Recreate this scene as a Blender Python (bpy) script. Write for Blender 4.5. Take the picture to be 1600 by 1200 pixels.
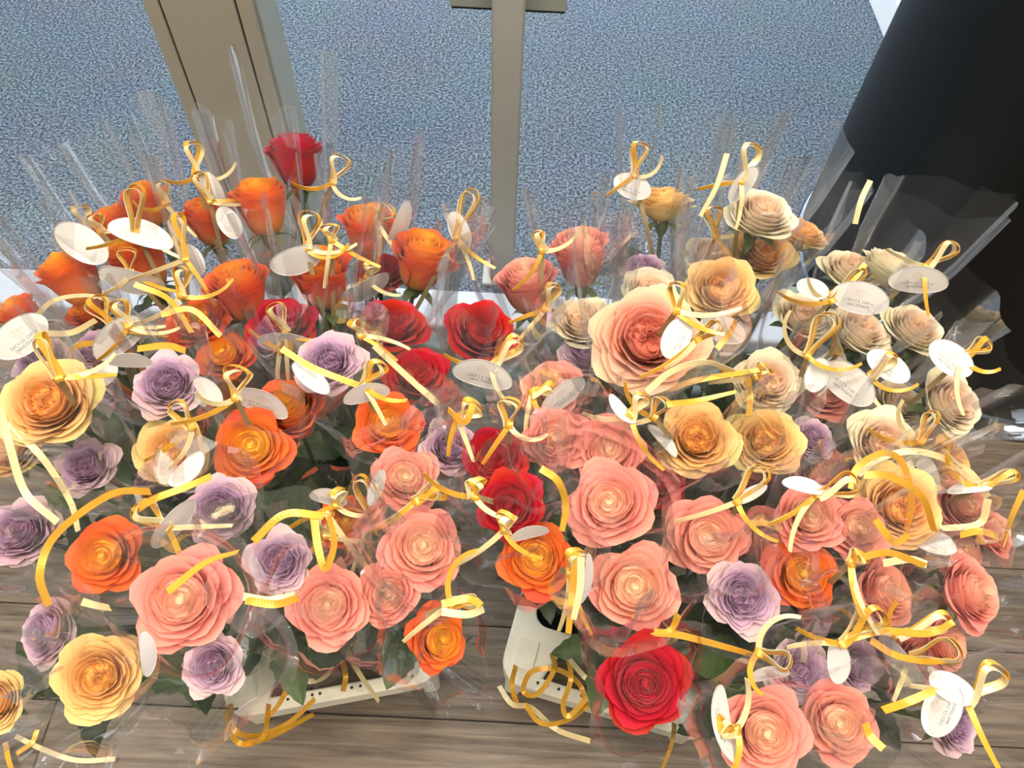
import bpy, bmesh, math, random
from mathutils import Vector, Matrix, Quaternion

for o in list(bpy.data.objects):
    bpy.data.objects.remove(o, do_unlink=True)
SC = bpy.context.scene
COL = SC.collection
PI = math.pi

# ------------------------------------------------------------------ camera
F_PX = 1200.0                       # focal length in pixels of a 1600 x 1200 frame
CAM = Vector((0.0, 0.0, 1.12))
PITCH, ROLL = math.radians(56.1), math.atan2(40, 804)
FWD = Vector((0, math.cos(PITCH), -math.sin(PITCH)))
_up0 = Vector((0, math.sin(PITCH), math.cos(PITCH)))
_r0 = Vector((1, 0, 0))
RGT = _r0 * math.cos(ROLL) + _up0 * math.sin(ROLL)
UPV = _up0 * math.cos(ROLL) - _r0 * math.sin(ROLL)
cd = bpy.data.cameras.new('camera')
cd.sensor_width = 36.0
cd.lens = 36.0 * F_PX / 1600.0
cd.clip_start = 0.02
cam = bpy.data.objects.new('camera', cd)
COL.objects.link(cam)
m = Matrix((RGT, UPV, -FWD)).transposed().to_4x4()
m.translation = CAM
cam.matrix_world = m
SC.camera = cam

# ------------------------------------------------------------------ light
w = bpy.data.worlds.new('room_light')
SC.world = w
w.use_nodes = True
bg = w.node_tree.nodes['Background']
bg.inputs[0].default_value = (1.0, 0.97, 0.92, 1)
bg.inputs[1].default_value = 0.40


def area(name, loc, target, sx, sy, power, col):
    l = bpy.data.lights.new(name, 'AREA')
    l.shape = 'RECTANGLE'
    l.size, l.size_y, l.energy, l.color = sx, sy, power, col
    o = bpy.data.objects.new(name, l)
    COL.objects.link(o)
    o.location = loc
    o.rotation_euler = (Vector(target) - Vector(loc)).to_track_quat('-Z', 'Y').to_euler()
    return o


# daylight from the glazed front of the hall, beyond the carpet
area('window_daylight', (0.2, 4.2, 1.9), (0.1, 0.9, 0.0), 3.6, 2.4, 300, (0.82, 0.91, 1.0))
# ceiling luminaires of the room
for i, (x, y) in enumerate([(-0.8, -0.5), (0.8, -0.5), (-0.7, 0.35), (0.7, 0.35)]):
    area('ceiling_luminaire', (x, y, 2.75), (x, y, 0), 1.2, 0.22, 26, (1.0, 0.89, 0.74))

SC.view_settings.view_transform = 'Standard'
SC.view_settings.look = 'None'
SC.view_settings.gamma = 1.0
SC.view_settings.use_curve_mapping = False
SC.view_settings.exposure = 0.24
SC.cycles.transparent_max_bounces = 26
SC.cycles.max_bounces = 5
SC.cycles.diffuse_bounces = 2
SC.cycles.glossy_bounces = 4
SC.cycles.adaptive_threshold = 0.15


# ------------------------------------------------------------------ helpers
def ray(px, py):
    return RGT * ((px - 800) / F_PX) + UPV * ((600 - py) / F_PX) + FWD


def at_z(px, py, z):
    d = ray(px, py)
    return CAM + d * ((z - CAM.z) / d.z)


def at_y(px, py, y):
    d = ray(px, py)
    return CAM + d * (y / d.y)


def at_depth(px, py, depth):
    return CAM + ray(px, py) * depth


def depth_of(p):
    return (p - CAM).dot(FWD)


def s2l(r, g, b):
    def f(c):
        c /= 255.0
        return c / 12.92 if c <= 0.04045 else ((c + 0.055) / 1.055) ** 2.4
    return (f(r), f(g), f(b), 1.0)


def newmat(name):
    mt = bpy.data.materials.new(name)
    mt.use_nodes = True
    nt = mt.node_tree
    nt.nodes.clear()
    out = nt.nodes.new('ShaderNodeOutputMaterial')
    return mt, nt, out


def nd(nt, kind, **kw):
    n = nt.nodes.new(kind)
    for k, v in kw.items():
        if hasattr(n, k):
            setattr(n, k, v)
        else:
            n.inputs[k].default_value = v
    return n


def mesh_obj(name, verts, faces, mat, parent=None, smooth=True):
    me = bpy.data.meshes.new(name)
    me.from_pydata([tuple(v) for v in verts], [], faces)
    if mat is not None:
        me.materials.append(mat)
    if smooth:
        me.polygons.foreach_set('use_smooth', [True] * len(me.polygons))
    me.update()
    return link(name, me, parent)


def link(name, me, parent=None):
    o = bpy.data.objects.new(name, me)
    COL.objects.link(o)
    if parent is not None:
        o.parent = parent
    return o


def tag(o, label=None, cat=None, group=None, kind=None):
    if label:
        o['label'] = label
    if cat:
        o['category'] = cat
    if group:
        o['group'] = group
    if kind:
        o['kind'] = kind
    return o


def bm_obj(name, bm, mat, parent=None, smooth=False):
    me = bpy.data.meshes.new(name)
    bm.to_mesh(me)
    bm.free()
    if mat is not None:
        me.materials.append(mat)
    if smooth:
        me.polygons.foreach_set('use_smooth', [True] * len(me.polygons))
    return link(name, me, parent)


def bm_box(bm, c, s, rz=0.0, bevel=0.0, seg=2):
    r = bmesh.ops.create_cube(bm, size=1.0)
    vs = r['verts']
    bmesh.ops.scale(bm, vec=Vector(s), verts=vs)
    if bevel > 0:
        es = list({e for v in vs for e in v.link_edges})
        rr = bmesh.ops.bevel(bm, geom=es, offset=bevel, segments=seg, affect='EDGES', profile=0.5)
        vs = list({v for f in rr['faces'] for v in f.verts} | {v for v in vs if v.is_valid})
    bmesh.ops.rotate(bm, cent=(0, 0, 0), matrix=Matrix.Rotation(rz, 3, 'Z'), verts=vs)
    bmesh.ops.translate(bm, vec=Vector(c), verts=vs)
    return vs


# ------------------------------------------------------------------ materials
def mat_carpet():
    mt, nt, out = newmat('blue_grey_carpet')
    tc = nd(nt, 'ShaderNodeTexCoord')
    n1 = nd(nt, 'ShaderNodeTexNoise', Scale=170.0, Detail=2.5, Roughness=0.6)
    n2 = nd(nt, 'ShaderNodeTexVoronoi', Scale=210.0)
    n3 = nd(nt, 'ShaderNodeTexNoise', Scale=5.0, Detail=2.0)
    for n in (n1, n2, n3):
        nt.links.new(tc.outputs['Object'], n.inputs['Vector'])
    r = nd(nt, 'ShaderNodeValToRGB')
    e = r.color_ramp.elements
    e[0].position, e[0].color = 0.38, s2l(58, 66, 75)
    e[1].position, e[1].color = 0.62, s2l(128, 142, 154)
    x = r.color_ramp.elements.new(0.50)
    x.color = s2l(90, 103, 116)
    nt.links.new(n1.outputs['Fac'], r.inputs['Fac'])
    mx = nd(nt, 'ShaderNodeMixRGB', blend_type='MULTIPLY')
    mx.inputs['Fac'].default_value = 0.25
    nt.links.new(r.outputs['Color'], mx.inputs['Color1'])
    nt.links.new(n3.outputs['Color'], mx.inputs['Color2'])
    b = nd(nt, 'ShaderNodeBsdfPrincipled', Roughness=0.95)
    b.inputs['Specular IOR Level'].default_value = 0.1
    nt.links.new(mx.outputs['Color'], b.inputs['Base Color'])
    ad = nd(nt, 'ShaderNodeMath', operation='SUBTRACT')
    nt.links.new(n1.outputs['Fac'], ad.inputs[0])
    nt.links.new(n2.outputs['Distance'], ad.inputs[1])
    bp = nd(nt, 'ShaderNodeBump', Strength=0.5, Distance=0.003)
    nt.links.new(ad.outputs[0], bp.inputs['Height'])
    nt.links.new(bp.outputs['Normal'], b.inputs['Normal'])
    nt.links.new(b.outputs[0], out.inputs['Surface'])
    return mt


def mat_wood():
    mt, nt, out = newmat('grey_brown_laminate')
    tc = nd(nt, 'ShaderNodeTexCoord')
    oi = nd(nt, 'ShaderNodeObjectInfo')
    mp = nd(nt, 'ShaderNodeMapping')
    mp.inputs['Scale'].default_value = (5.0, 95.0, 1.0)
    sh = nd(nt, 'ShaderNodeVectorMath', operation='ADD')
    ml = nd(nt, 'ShaderNodeVectorMath', operation='SCALE')
    ml.inputs['Scale'].default_value = 31.0
    cx = nd(nt, 'ShaderNodeCombineXYZ')
    nt.links.new(oi.outputs['Random'], cx.inputs[0])
    nt.links.new(oi.outputs['Random'], cx.inputs[1])
    nt.links.new(cx.outputs[0], ml.inputs[0])
    nt.links.new(tc.outputs['Object'], mp.inputs['Vector'])
    nt.links.new(mp.outputs[0], sh.inputs[0])
    nt.links.new(ml.outputs[0], sh.inputs[1])
    n1 = nd(nt, 'ShaderNodeTexNoise', Scale=1.0, Detail=6.0, Roughness=0.65, Distortion=0.6)
    nt.links.new(sh.outputs[0], n1.inputs['Vector'])
    r = nd(nt, 'ShaderNodeValToRGB')
    e = r.color_ramp.elements
    e[0].position, e[0].color = 0.30, s2l(70, 59, 49)
    e[1].position, e[1].color = 0.72, s2l(142, 128, 112)
    x = e.new(0.5)
    x.color = s2l(109, 96, 82)
    nt.links.new(n1.outputs['Fac'], r.inputs['Fac'])
    hv = nd(nt, 'ShaderNodeHueSaturation')
    vm = nd(nt, 'ShaderNodeMapRange')
    vm.inputs['To Min'].default_value = 0.88
    vm.inputs['To Max'].default_value = 1.10
    nt.links.new(oi.outputs['Random'], vm.inputs['Value'])
    nt.links.new(vm.outputs[0], hv.inputs['Value'])
    nt.links.new(r.outputs['Color'], hv.inputs['Color'])
    b = nd(nt, 'ShaderNodeBsdfPrincipled', Roughness=0.38)
    nt.links.new(hv.outputs['Color'], b.inputs['Base Color'])
    bp = nd(nt, 'ShaderNodeBump', Strength=0.15, Distance=0.001)
    nt.links.new(n1.outputs['Fac'], bp.inputs['Height'])
    nt.links.new(bp.outputs['Normal'], b.inputs['Normal'])
    nt.links.new(b.outputs[0], out.inputs['Surface'])
    return mt


def mat_simple(name, col, rough=0.5, metal=0.0, noise=0.0, scale=40.0, stretch=None, spec=0.5):
    mt, nt, out = newmat(name)
    b = nd(nt, 'ShaderNodeBsdfPrincipled', Roughness=rough, Metallic=metal)
    b.inputs['Specular IOR Level'].default_value = spec
    b.inputs['Base Color'].default_value = col
    if noise > 0:
        tc = nd(nt, 'ShaderNodeTexCoord')
        mp = nd(nt, 'ShaderNodeMapping')
        mp.inputs['Scale'].default_value = stretch or (1, 1, 1)
        n = nd(nt, 'ShaderNodeTexNoise', Scale=scale, Detail=4.0)
        nt.links.new(tc.outputs['Object'], mp.inputs['Vector'])
        nt.links.new(mp.outputs[0], n.inputs['Vector'])
        r = nd(nt, 'ShaderNodeValToRGB')
        e = r.color_ramp.elements
        e[0].position, e[1].position = 0.3, 0.7
        e[0].color = (col[0] * (1 - noise), col[1] * (1 - noise), col[2] * (1 - noise), 1)
        e[1].color = (min(1, col[0] * (1 + noise)), min(1, col[1] * (1 + noise)), min(1, col[2] * (1 + noise)), 1)
        nt.links.new(n.outputs['Fac'], r.inputs['Fac'])
        nt.links.new(r.outputs['Color'], b.inputs['Base Color'])
    nt.links.new(b.outputs[0], out.inputs['Surface'])
    return mt


def mat_film():
    mt, nt, out = newmat('clear_cellophane')
    tr = nd(nt, 'ShaderNodeBsdfTransparent')
    tr.inputs['Color'].default_value = (0.996, 0.996, 0.996, 1)
    gl = nd(nt, 'ShaderNodeBsdfGlossy')
    gl.inputs['Roughness'].default_value = 0.045
    fr = nd(nt, 'ShaderNodeFresnel')
    fr.inputs['IOR'].default_value = 1.30
    m1 = nd(nt, 'ShaderNodeMixShader')
    cl = nd(nt, 'ShaderNodeMath', operation='MULTIPLY')
    cl.inputs[1].default_value = 0.38
    nt.links.new(fr.outputs[0], cl.inputs[0])
    nt.links.new(cl.outputs[0], m1.inputs[0])
    nt.links.new(tr.outputs[0], m1.inputs[1])
    nt.links.new(gl.outputs[0], m1.inputs[2])
    df = nd(nt, 'ShaderNodeBsdfDiffuse')
    df.inputs['Color'].default_value = (0.95, 0.95, 0.95, 1)
    tl = nd(nt, 'ShaderNodeBsdfTranslucent')
    tl.inputs['Color'].default_value = (0.95, 0.95, 0.95, 1)
    m2 = nd(nt, 'ShaderNodeMixShader')
    m2.inputs[0].default_value = 0.5
    nt.links.new(df.outputs[0], m2.inputs[1])
    nt.links.new(tl.outputs[0], m2.inputs[2])
    m3 = nd(nt, 'ShaderNodeMixShader')
    lw = nd(nt, 'ShaderNodeLayerWeight')
    lw.inputs['Blend'].default_value = 0.5
    pw = nd(nt, 'ShaderNodeMath', operation='POWER')
    pw.inputs[1].default_value = 2.5
    hz = nd(nt, 'ShaderNodeMath', operation='MULTIPLY_ADD')
    hz.inputs[1].default_value = 0.085
    hz.inputs[2].default_value = 0.007
    nt.links.new(lw.outputs['Facing'], pw.inputs[0])
    nt.links.new(pw.outputs[0], hz.inputs[0])
    nt.links.new(hz.outputs[0], m3.inputs[0])
    nt.links.new(m1.outputs[0], m3.inputs[1])
    nt.links.new(m2.outputs[0], m3.inputs[2])
    nt.links.new(m3.outputs[0], out.inputs['Surface'])
    return mt


def mat_petal(name, stops, base, edge, base_amt=0.6, edge_amt=0.25, transl=0.30):
    """stops: list of (t, colour) from the heart of the bloom to its guard petals."""
    mt, nt, out = newmat(name)
    at = nd(nt, 'ShaderNodeAttribute', attribute_name='pet')
    sp = nd(nt, 'ShaderNodeSeparateColor')
    nt.links.new(at.outputs['Color'], sp.inputs[0])
    r = nd(nt, 'ShaderNodeValToRGB')
    e = r.color_ramp.elements
    e[0].position, e[0].color = stops[0]
    e[1].position, e[1].color = stops[-1]
    for p, c in stops[1:-1]:
        e.new(p).color = c
    nt.links.new(sp.outputs[0], r.inputs['Fac'])
    # pigment at the claw of each petal
    r2 = nd(nt, 'ShaderNodeMapRange')
    r2.inputs['From Min'].default_value, r2.inputs['From Max'].default_value = 0.60, 0.0
    r2.inputs['To Min'].default_value, r2.inputs['To Max'].default_value = 0.0, base_amt
    nt.links.new(sp.outputs[1], r2.inputs['Value'])
    mx = nd(nt, 'ShaderNodeMixRGB')
    mx.inputs['Color2'].default_value = base
    nt.links.new(r2.outputs[0], mx.inputs['Fac'])
    nt.links.new(r.outputs['Color'], mx.inputs['Color1'])
    # pigment at the lip, mostly lighter to paint in the lip highlight
    r3 = nd(nt, 'ShaderNodeMapRange')
    r3.inputs['From Min'].default_value, r3.inputs['From Max'].default_value = 0.72, 1.0
    r3.inputs['To Min'].default_value, r3.inputs['To Max'].default_value = 0.0, edge_amt
    nt.links.new(sp.outputs[1], r3.inputs['Value'])
    mx2 = nd(nt, 'ShaderNodeMixRGB')
    mx2.inputs['Color2'].default_value = edge
    nt.links.new(r3.outputs[0], mx2.inputs['Fac'])
    nt.links.new(mx.outputs['Color'], mx2.inputs['Color1'])
    # veins and petal to petal variation
    tc = nd(nt, 'ShaderNodeTexCoord')
    n = nd(nt, 'ShaderNodeTexNoise', Scale=90.0, Detail=3.0)
    nt.links.new(tc.outputs['Object'], n.inputs['Vector'])
    vm = nd(nt, 'ShaderNodeMapRange')
    vm.inputs['To Min'].default_value, vm.inputs['To Max'].default_value = 0.90, 1.10
    nt.links.new(n.outputs['Fac'], vm.inputs['Value'])
    hv = nd(nt, 'ShaderNodeHueSaturation')
    nt.links.new(vm.outputs[0], hv.inputs['Value'])
    oi = nd(nt, 'ShaderNodeObjectInfo')
    hm = nd(nt, 'ShaderNodeMapRange')
    hm.inputs['To Min'].default_value, hm.inputs['To Max'].default_value = 0.492, 0.508
    nt.links.new(oi.outputs['Random'], hm.inputs['Value'])
    nt.links.new(hm.outputs[0], hv.inputs['Hue'])
    nt.links.new(mx2.outputs['Color'], hv.inputs['Color'])
    b = nd(nt, 'ShaderNodeBsdfPrincipled', Roughness=0.55)
    b.inputs['Specular IOR Level'].default_value = 0.25
    b.inputs['Sheen Weight'].default_value = 0.15
    nt.links.new(hv.outputs['Color'], b.inputs['Base Color'])
    tl = nd(nt, 'ShaderNodeBsdfTranslucent')
    nt.links.new(hv.outputs['Color'], tl.inputs['Color'])
    ms = nd(nt, 'ShaderNodeMixShader')
    ms.inputs[0].default_value = transl
    nt.links.new(b.outputs[0], ms.inputs[1])
    nt.links.new(tl.outputs[0], ms.inputs[2])
    nt.links.new(ms.outputs[0], out.inputs['Surface'])
    return mt


def mat_leaf(name, col, col2):
    mt, nt, out = newmat(name)
    at = nd(nt, 'ShaderNodeAttribute', attribute_name='pet')
    sp = nd(nt, 'ShaderNodeSeparateColor')
    nt.links.new(at.outputs['Color'], sp.inputs[0])
    tc = nd(nt, 'ShaderNodeTexCoord')
    n = nd(nt, 'ShaderNodeTexNoise', Scale=60.0, Detail=3.0)
    nt.links.new(tc.outputs['Object'], n.inputs['Vector'])
    mx = nd(nt, 'ShaderNodeMixRGB')
    mx.inputs['Color1'].default_value, mx.inputs['Color2'].default_value = col, col2
    ad = nd(nt, 'ShaderNodeMath', operation='MULTIPLY')
    nt.links.new(n.outputs['Fac'], ad.inputs[0])
    nt.links.new(sp.outputs[0], ad.inputs[1])
    nt.links.new(ad.outputs[0], mx.inputs['Fac'])
    b = nd(nt, 'ShaderNodeBsdfPrincipled', Roughness=0.45)
    nt.links.new(mx.outputs['Color'], b.inputs['Base Color'])
    tl = nd(nt, 'ShaderNodeBsdfTranslucent')
    nt.links.new(mx.outputs['Color'], tl.inputs['Color'])
    ms = nd(nt, 'ShaderNodeMixShader')
    ms.inputs[0].default_value = 0.2
    nt.links.new(b.outputs[0], ms.inputs[1])
    nt.links.new(tl.outputs[0], ms.inputs[2])
    nt.links.new(ms.outputs[0], out.inputs['Surface'])
    return mt


M = {}
M['carpet'] = mat_carpet()
M['wood'] = mat_wood()
M['film'] = mat_film()
M['steel'] = mat_simple('brushed_steel', s2l(172, 168, 154), 0.36, 0.45, 0.06, 30, (60, 60, 0.6))
M['groove'] = mat_simple('dark_groove', s2l(22, 22, 20), 0.7)
M['grey_metal'] = mat_simple('grey_powder_coat', s2l(160, 160, 153), 0.5, 0.05, 0.03, 20)
M['grey_metal_b'] = mat_simple('grey_green_powder_coat', s2l(138, 142, 133), 0.5, 0.05, 0.03, 20)
M['black'] = mat_simple('black_satin_lacquer', s2l(15, 16, 15), 0.5, 0.0, 0.15, 3, None, 0.3)
M['white_wall'] = mat_simple('white_wall_paint', s2l(228, 234, 240), 0.7, 0, 0.02, 12)
M['sill'] = mat_simple('pale_grey_sill', s2l(172, 180, 192), 0.45, 0, 0.03, 8)
M['tray'] = mat_simple('ivory_plastic', s2l(250, 243, 220), 0.42, 0, 0.05, 14)
M['shade_sheet'] = mat_simple('tub_shade_dark', s2l(28, 30, 24), 0.25, 0, 0.2, 20)  # near-black tone standing in for shade inside the tubs
M['hole'] = mat_simple('shaded_hole', s2l(66, 44, 30), 0.8)  # dark tone standing in for shade inside the rim holes
M['bluemark'] = mat_simple('blue_moulded_print', s2l(120, 138, 176), 0.6)
M['tagcard'] = mat_simple('white_tag_card', s2l(222, 219, 214), 0.6, 0, 0.015, 60)
M['ink'] = mat_simple('grey_ink', s2l(128, 128, 134), 0.7)
M['blush'] = mat_simple('beige_ink', s2l(222, 205, 190), 0.7)
M['gold'] = mat_simple('gold_satin_ribbon', s2l(226, 168, 52), 0.30, 0.25, 0.10, 60, (1, 1, 1), 0.7)
M['cream'] = mat_simple('cream_satin_ribbon', s2l(224, 204, 150), 0.32, 0.05, 0.05, 60, (1, 1, 1), 0.6)
M['stem'] = mat_simple('rose_stem_green', s2l(70, 92, 48), 0.55, 0, 0.25, 50)
M['leaf'] = mat_leaf('rose_leaf_dark', s2l(24, 38, 24), s2l(74, 98, 60))
M['leaf2'] = mat_leaf('rose_leaf_fresh', s2l(58, 84, 46), s2l(128, 152, 96))

M['P'] = mat_petal('coral_pink_petal', [(0.0, s2l(255, 214, 172)), (0.35, s2l(255, 192, 162)), (0.7, s2l(250, 162, 146)), (1.0, s2l(240, 136, 128))],
                   s2l(244, 176, 130), s2l(255, 196, 172), 0.35, 0.40)
M['O'] = mat_petal('orange_flame_petal', [(0.0, s2l(255, 206, 60)), (0.45, s2l(255, 172, 50)), (0.70, s2l(254, 136, 58)), (1.0, s2l(250, 112, 64))],
                   s2l(252, 190, 66), s2l(240, 74, 44), 0.9, 0.35)
M['R'] = mat_petal('crimson_petal', [(0.0, s2l(150, 8, 18)), (0.5, s2l(196, 18, 30)), (1.0, s2l(178, 16, 34))],
                   s2l(120, 4, 16), s2l(214, 40, 46), 0.5, 0.35, 0.2)
M['L'] = mat_petal('lavender_petal', [(0.0, s2l(140, 88, 130)), (0.3, s2l(184, 136, 174)), (0.62, s2l(214, 174, 202)), (0.85, s2l(226, 190, 196)), (1.0, s2l(226, 198, 184))],
                   s2l(150, 90, 130), s2l(226, 204, 222), 0.4, 0.5)
M['A'] = mat_petal('apricot_petal', [(0.0, s2l(250, 160, 62)), (0.35, s2l(255, 186, 92)), (0.72, s2l(255, 206, 132)), (0.92, s2l(250, 212, 140)), (1.0, s2l(222, 206, 120))],
                   s2l(255, 190, 90), s2l(255, 222, 164), 0.4, 0.45)
M['C'] = mat_petal('cream_peach_petal', [(0.0, s2l(255, 200, 156)), (0.35, s2l(255, 224, 188)), (0.75, s2l(255, 240, 210)), (1.0, s2l(242, 236, 194))],
                   s2l(240, 214, 150), s2l(255, 238, 214), 0.4, 0.4)
M['G'] = mat_petal('peach_pink_garden_petal', [(0.0, s2l(240, 120, 92)), (0.35, s2l(252, 160, 128)), (0.7, s2l(255, 190, 152)), (1.0, s2l(252, 216, 170))],
                   s2l(244, 130, 80), s2l(255, 210, 186), 0.5, 0.4)

# ------------------------------------------------------------------ setting
# floor boards in front of the sill
floor = mesh_obj('floor', [(-3.6, -2.0, -0.004), (3.6, -2.0, -0.004), (3.6, 0.84, -0.004), (-3.6, 0.84, -0.004),
                           (-3.6, -2.0, -0.03), (3.6, -2.0, -0.03), (3.6, 0.84, -0.03), (-3.6, 0.84, -0.03)],
                 [(0, 1, 2, 3), (7, 6, 5, 4), (0, 4, 5, 1), (1, 5, 6, 2), (2, 6, 7, 3), (3, 7, 4, 0)], M['groove'], smooth=False)
tag(floor, kind='structure')
bm = bmesh.new()
PL, PW = 1.05, 0.128
bm_box(bm, (0, 0, -0.004), (PL - 0.0016, PW - 0.0016, 0.008), bevel=0.0008, seg=1)
plank_me = bpy.data.meshes.new('plank')
bm.to_mesh(plank_me)
bm.free()
plank_me.materials.append(M['wood'])
rnd = random.Random(4)
y = 0.84 - PW / 2
k = 0
while y > -1.95:
    off = [0.38, -0.19, 0.09, -0.42, 0.27, -0.07][k % 6]
    for j in (-3, -2, -1, 0, 1, 2, 3):
        p = link('plank', plank_me, floor)
        p.location = (off + j * PL, y, 0)
    y -= PW
    k += 1

# pale sill between boards and carpet
bm = bmesh.new()
bm_box(bm, (-1.49, 0.885, 0.0205), (4.02, 0.085, 0.041), bevel=0.006)
tag(bm_obj('trim_1', bm, M['sill']), kind='structure')
# carpet beyond
cp = mesh_obj('floor_carpet', [(-4, 0.925, 0.0), (4, 0.925, 0.0), (4, 6, 0.0), (-4, 6, 0.0), (-4, 0.925, -0.02), (4, 0.925, -0.02), (4, 6, -0.02), (-4, 6, -0.02)],
              [(0, 1, 2, 3), (7, 6, 5, 4), (0, 4, 5, 1), (1, 5, 6, 2), (2, 6, 7, 3), (3, 7, 4, 0)], M['carpet'], smooth=False)
tag(cp, kind='structure')
# white side wall with its baseboard, far right beyond the column
bm = bmesh.new()
XW = at_z(1368, 30, 0.0).x
bm_box(bm, (XW + 0.10, 3.7, 1.3), (0.10, 4.6, 2.6))
tag(bm_obj('wall_right', bm, M['white_wall']), kind='structure')
bm = bmesh.new()
bm_box(bm, (XW + 0.025, 3.7, 0.045), (0.05, 4.6, 0.09), bevel=0.004)
tag(bm_obj('baseboard_right', bm, M['white_wall']), kind='structure')

# ---- left steel door post: three flush panels with dark grooves between
YP = 0.985
xs = [at_y(px, 0, YP).x for px in (221, 245, 248.5, 364, 367.5, 392)]
post = bpy.data.objects.new('door_post', None)
COL.objects.link(post)
xc, HP = (xs[0] + xs[5]) / 2, 1.5
post.location = (xc, YP + 0.045, 0.0)
tag(post, 'brushed steel door post with two dark vertical grooves at left', 'post')


def post_part(name, x0, x1, y0, y1, mat, z1=HP):
    b = bmesh.new()
    bm_box(b, ((x0 + x1) / 2 - xc, (y0 + y1) / 2 - (YP + 0.045), z1 / 2), (x1 - x0, y1 - y0, z1), bevel=0.0015)
    return bm_obj(name, b, mat, post)


post_part('front_panel', xs[2], xs[3], YP, YP + 0.03, M['steel'])
post_part('edge_strip', xs[0], xs[1], YP, YP + 0.03, M['steel'])
post_part('edge_strip', xs[4], xs[5], YP, YP + 0.03, M['steel'])
post_part('core', xs[0] + 0.002, xs[5] - 0.002, YP + 0.012, YP + 0.085, M['groove'])
post_part('side_seal', xs[5] - 0.001, xs[5] + 0.004, YP + 0.010, YP + 0.09, M['grey_metal_b'])

# ---- slim grey post with a crossbar
xl, xr = at_y(768, 10, YP).x, at_y(821, 10, YP).x
zb = at_y(795, 21, YP + 0.03).z
cl, cr = at_y(702, 12, YP + 0.035).x, at_y(886, 12, YP + 0.035).x
mp_ = bpy.data.objects.new('metal_post', None)
COL.objects.link(mp_)
xm = (xl + xr) / 2
mp_.location = (xm, YP + 0.02, 0.0)
tag(mp_, 'slim grey metal post with a short crossbar, standing between the two trays', 'post')
b = bmesh.new()
bm_box(b, (0, 0, 0.75), (xr - xl, 0.04, 1.5), bevel=0.006, seg=3)
bm_obj('upright', b, M['grey_metal'], mp_, True)
b = bmesh.new()
bm_box(b, ((cl + cr) / 2 - xm, 0.03, zb + 0.05), (cr - cl, 0.022, 0.10), bevel=0.002)
bm_obj('crossbar', b, M['grey_metal_b'], mp_)
b = bmesh.new()
bm_box(b, ((cl + cr) / 2 - xm, 0.032, zb - 0.002), (cr - cl - 0.004, 0.018, 0.004))
bm_obj('crossbar_lip', b, M['groove'], mp_)
b = bmesh.new()
bm_box(b, (0, 0, 0.004), (0.075, 0.06, 0.008), bevel=0.002)
bm_obj('base_plate', b, M['grey_metal'], mp_)


# ---- black column
def lathe(name, prof, mat, parent=None, seg=72):
    vs, fs = [], []
    n = len(prof)
    for i in range(seg):
        a = 2 * PI * i / seg
        for r, z in prof:
            vs.append((r * math.cos(a), r * math.sin(a), z))
    for i in range(seg):
        j = (i + 1) % seg
        for k in range(n - 1):
            fs.append((i * n + k, j * n + k, j * n + k + 1, i * n + k + 1))
    return mesh_obj(name, vs, fs, mat, parent)


colm = bpy.data.objects.new('round_column', None)
COL.objects.link(colm)
_d = ray(1408, 0)
_az = math.atan2(_d.x, _d.y) + math.asin(0.35 / 1.37)
colm.location = (1.37 * math.sin(_az), 1.37 * math.cos(_az), 0)
tag(colm, 'wide black cylindrical column behind the right tray', 'column')
lathe('shaft', [(0.0, 0.05), (0.34, 0.05), (0.35, 0.055), (0.35, 1.6), (0.345, 1.605), (0.0, 1.605)], M['black'], colm)
lathe('base_ring', [(0.0, 0.001), (0.354, 0.001), (0.357, 0.004), (0.357, 0.046), (0.353, 0.05), (0.0, 0.0505)],
      mat_simple('dark_steel_ring', s2l(70, 82, 96), 0.25, 0.8), colm)


# ------------------------------------------------------------------ flower trays
def rrect(x0, x1, y0, y1, r, n=6):
    pts = []
    for cx, cy, a0 in ((x1 - r, y0 + r, -PI / 2), (x1 - r, y1 - r, 0), (x0 + r, y1 - r, PI / 2), (x0 + r, y0 + r, PI)):
        for i in range(n + 1):
            a = a0 + (PI / 2) * i / n
            pts.append((cx + r * math.cos(a), cy + r * math.sin(a)))
    return pts


def plate(name, loops, z, th, mat, parent, bevel=0.003):
    b = bmesh.new()
    for lp in loops:
        vs = [b.verts.new((x, y, z)) for x, y in lp]
        for i in range(len(vs)):
            b.edges.new((vs[i], vs[(i + 1) % len(vs)]))
    bmesh.ops.triangle_fill(b, use_beauty=True, use_dissolve=False, edges=b.edges[:])
    ext = bmesh.ops.extrude_face_region(b, geom=b.faces[:])
    bmesh.ops.translate(b, vec=(0, 0, -th), verts=[v for v in ext['geom'] if isinstance(v, bmesh.types.BMVert)])
    bmesh.ops.recalc_face_normals(b, faces=b.faces[:])
    o = bm_obj(name, b, mat, parent)
    md = o.modifiers.new('bevel', 'BEVEL')
    md.width, md.segments, md.limit_method = bevel, 2, 'ANGLE'
    return o


def tube_wall(name, lp, z0, z1, t0, mat, parent):
    """tapered wall with thickness following a closed outline"""
    cx = sum(p[0] for p in lp) / len(lp)
    cy = sum(p[1] for p in lp) / len(lp)
    vs, n = [], len(lp)
    rings = [(1.0, z1), (0.93, z0), (0.93 - t0, z0 + 0.002), (1.0 - t0, z1)]
    for s, z in rings:
        vs += [(cx + (x - cx) * s, cy + (y - cy) * s, z) for x, y in lp]
    fs = []
    for k in range(4):
        a, c = k * n, ((k + 1) % 4) * n
        for i in range(n):
            j = (i + 1) % n
            fs.append((a + i, a + j, c + j, c + i))
    fs.append(tuple(range(n, 2 * n)))
    return mesh_obj(name, vs, fs, mat, parent, smooth=False)


RIM = 0.125
TRAYS = []


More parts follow.
